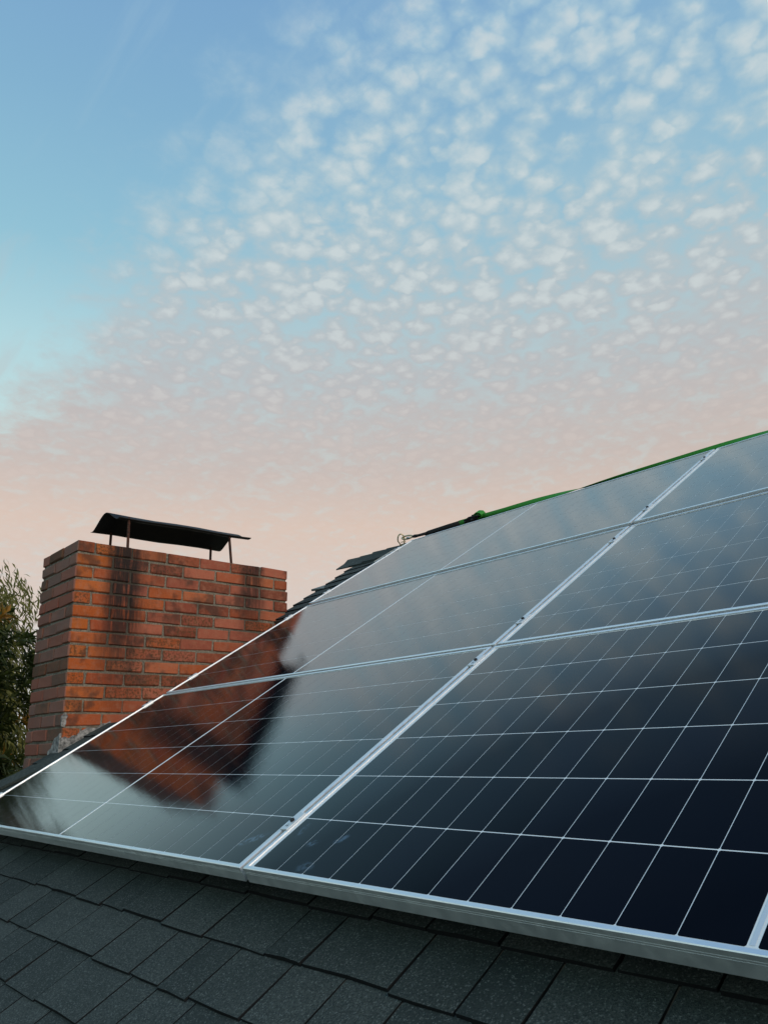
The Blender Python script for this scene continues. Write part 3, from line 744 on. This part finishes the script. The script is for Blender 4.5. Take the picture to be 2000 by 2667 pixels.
# ------------------------------------------------------------------ trees
def limb_path(rr, a, b, bend, n=7):
    a, b = Vector(a), Vector(b); off = Vector((rr.uniform(-1,1), rr.uniform(-1,1), rr.uniform(-.3,.6)))*bend
    return [a.lerp(b, i/(n-1)) + off*math.sin(i/(n-1)*math.pi) for i in range(n)]
def leaf_quad(mb, base, d, nrm, L, w, fold=.25, droop=0.0):
    d = d.normalized(); s = d.cross(nrm)
    if s.length < 1e-5: s = d.cross(Vector((1, 0, 0)))
    s.normalize(); n = s.cross(d)
    p0 = base; m1 = base + d*L*.45 + n*L*.05 - Vector((0,0,droop*L*.15)); tip = base + d*L - Vector((0,0,droop*L*.6))
    a = m1 + s*w/2 + n*w*fold; b = m1 - s*w/2 + n*w*fold
    mb.add([p0, a, tip, b, m1], [(0, 1, 4), (4, 1, 2), (0, 4, 3), (4, 3, 2)])
def broad_tree(loc, h, rx, seed, label, crown_z, n_ros, zoff=0, side=None):
    rr = random.Random(seed)
    e = tag(empty('broadleaf_tree', (loc[0], loc[1], 0)), label, 'tree')
    tr = MB(); tr.tube([(0,0,-.1), (.03,.02,h*.2), (-.05,.04,h*.42), (.04,-.03,h*.6)], [.17,.14,.11,.08], 10)
    tips = []
    for i in range(10):
        a = i*2*math.pi/10 + rr.uniform(-.3,.3); z0 = h*rr.uniform(.2,.58); r = rx*rr.uniform(.5,.85)
        end = (r*math.cos(a), r*math.sin(a), h*rr.uniform(.45,.95)); P = limb_path(rr, (0,0,z0), end, .25)
        tr.tube(P, [.06-.006*k_ for k_ in range(7)], 6); tips.append(P)
    tr.build('trunk', D['bark'], e)
    cr = MB(); gd = MB()
    for i in range(n_ros):
        # rosettes of long leaves crowded near the outside of a lumpy crown
        a = rr.uniform(0, 2*math.pi); sz = rr.uniform(-1, 1); rad = rr.random()**.30
        lump = 1 + .22*math.sin(3*a+seed) + .16*math.sin(5*sz*2+a*2)
        q_ = math.sqrt(1-sz*sz)
        c = Vector((rx*rad*lump*q_*math.cos(a), rx*rad*lump*q_*math.sin(a), crown_z + (h-crown_z)*rad*lump*sz*.95))
        if c.z < .5: continue
        out = Vector((q_*math.cos(a), q_*math.sin(a), .55+.3*sz)).normalized()
        tgt = gd if rr.random() < .025 else cr
        nl = rr.randint(9, 14); t0 = rr.uniform(0, 6.28)
        ax = out.orthogonal().normalized(); ay = out.cross(ax)
        for k_ in range(nl):
            b = t0 + k_*2.4; el = rr.uniform(.1, 1.0)
            d = (ax*math.cos(b) + ay*math.sin(b))*math.cos(el) + out*math.sin(el)
            leaf_quad(tgt, c + out*rr.uniform(-.06,.04), d, out, rr.uniform(.13,.22), rr.uniform(.032,.05), .22, rr.uniform(0,.9))
    cr.build('crown', D['leaf_dark'], e)
    if gd.v: gd.build('young_leaves', D['leaf_gold'], e)
    return e
def wispy_tree(loc, h, rx, seed, label, n_spray):
    rr = random.Random(seed)
    e = tag(empty('willowy_tree', (loc[0], loc[1], 0)), label, 'tree')
    tr = MB(); tr.tube([(0,0,-.1), (.1,0,h*.3), (0,.1,h*.55), (.1,.05,h*.85)], [.2,.15,.09,.02], 10)
    cr = MB()
    for i in range(n_spray):
        a = rr.uniform(0, 2*math.pi); t_ = rr.uniform(.35, 1.0)
        r = rx*(1 - .55*abs(t_-.55)/.5)*rr.uniform(.25, 1.0)
        top = Vector((r*math.cos(a), r*math.sin(a), h*t_ - .1*r))
        if i % 5 == 0: tr.tube(limb_path(rr, (.05, .05, h*max(.28, t_-.28)), top, .3), [.022-.003*k_ for k_ in range(7)], 5)
        L = rr.uniform(.5, 1.15); out = Vector((math.cos(a), math.sin(a), 0))
        nst = rr.randint(4, 7)
        for s_ in range(nst):           # hanging twigs with paired narrow leaves
            b = top + Vector((rr.gauss(0,.22), rr.gauss(0,.22), rr.gauss(0,.16))); dirn = (out*.35 + Vector((rr.gauss(0,.25), rr.gauss(0,.25), -1))).normalized()
            for k_ in range(13):
                p = b + dirn*L*k_/13 + Vector((rr.gauss(0,.03), rr.gauss(0,.03), 0))
                d = (dirn + Vector((rr.gauss(0,.6), rr.gauss(0,.6), rr.gauss(0,.25)))).normalized()
                leaf_quad(cr, p, d, Vector((rr.gauss(0,1), rr.gauss(0,1), .4)), rr.uniform(.10,.18), rr.uniform(.022,.036), .1, .4)
    tr.build('trunk', D['bark'], e); cr.build('crown', D['leaf_wispy'], e)
    return e
broad_tree((-6.9, -.42), 5.62, 2.04, 3, 'dark broadleaf tree with long glossy leaves beside the chimney', 3.3, 5200)
wispy_tree((-12.4, 2.1), 6.7, 1.85, 8, 'pale feathery tree rising behind the dark broadleaf tree', 560)

# ------------------------------------------------------------------ neighbouring house seen between tree and chimney
nb = tag(empty('neighbour_house', (-21, 5.5, 0)), 'pale stucco house far behind the tree, low by the chimney foot', 'house')
w_ = MB(); w_.box((-3.5, -6, 0), (3.5, 6, 3.1)); w_.build('wall', D['stucco'], nb)
r_m = MB(); r_m.add([(-4,-6.4,3.1),(4,-6.4,3.1),(4,6.4,3.1),(-4,6.4,3.1),(0,-6.4,3.5),(0,6.4,3.5)], [(0,1,4),(1,2,5,4),(2,3,5),(3,0,4,5),(3,2,1,0)]); r_m.build('roof', D['timber'], nb)
for y in (-3, 1.5):
    wi = MB(); wi.box((3.502, y, 1.0), (3.56, y+1.2, 2.2)); f_o = wi.build('window', D['timber'], nb)
    gl = MB(); gl.box((3.561, y+.06, 1.06), (3.57, y+1.14, 2.14)); gl.build('pane', D['glass'], f_o)
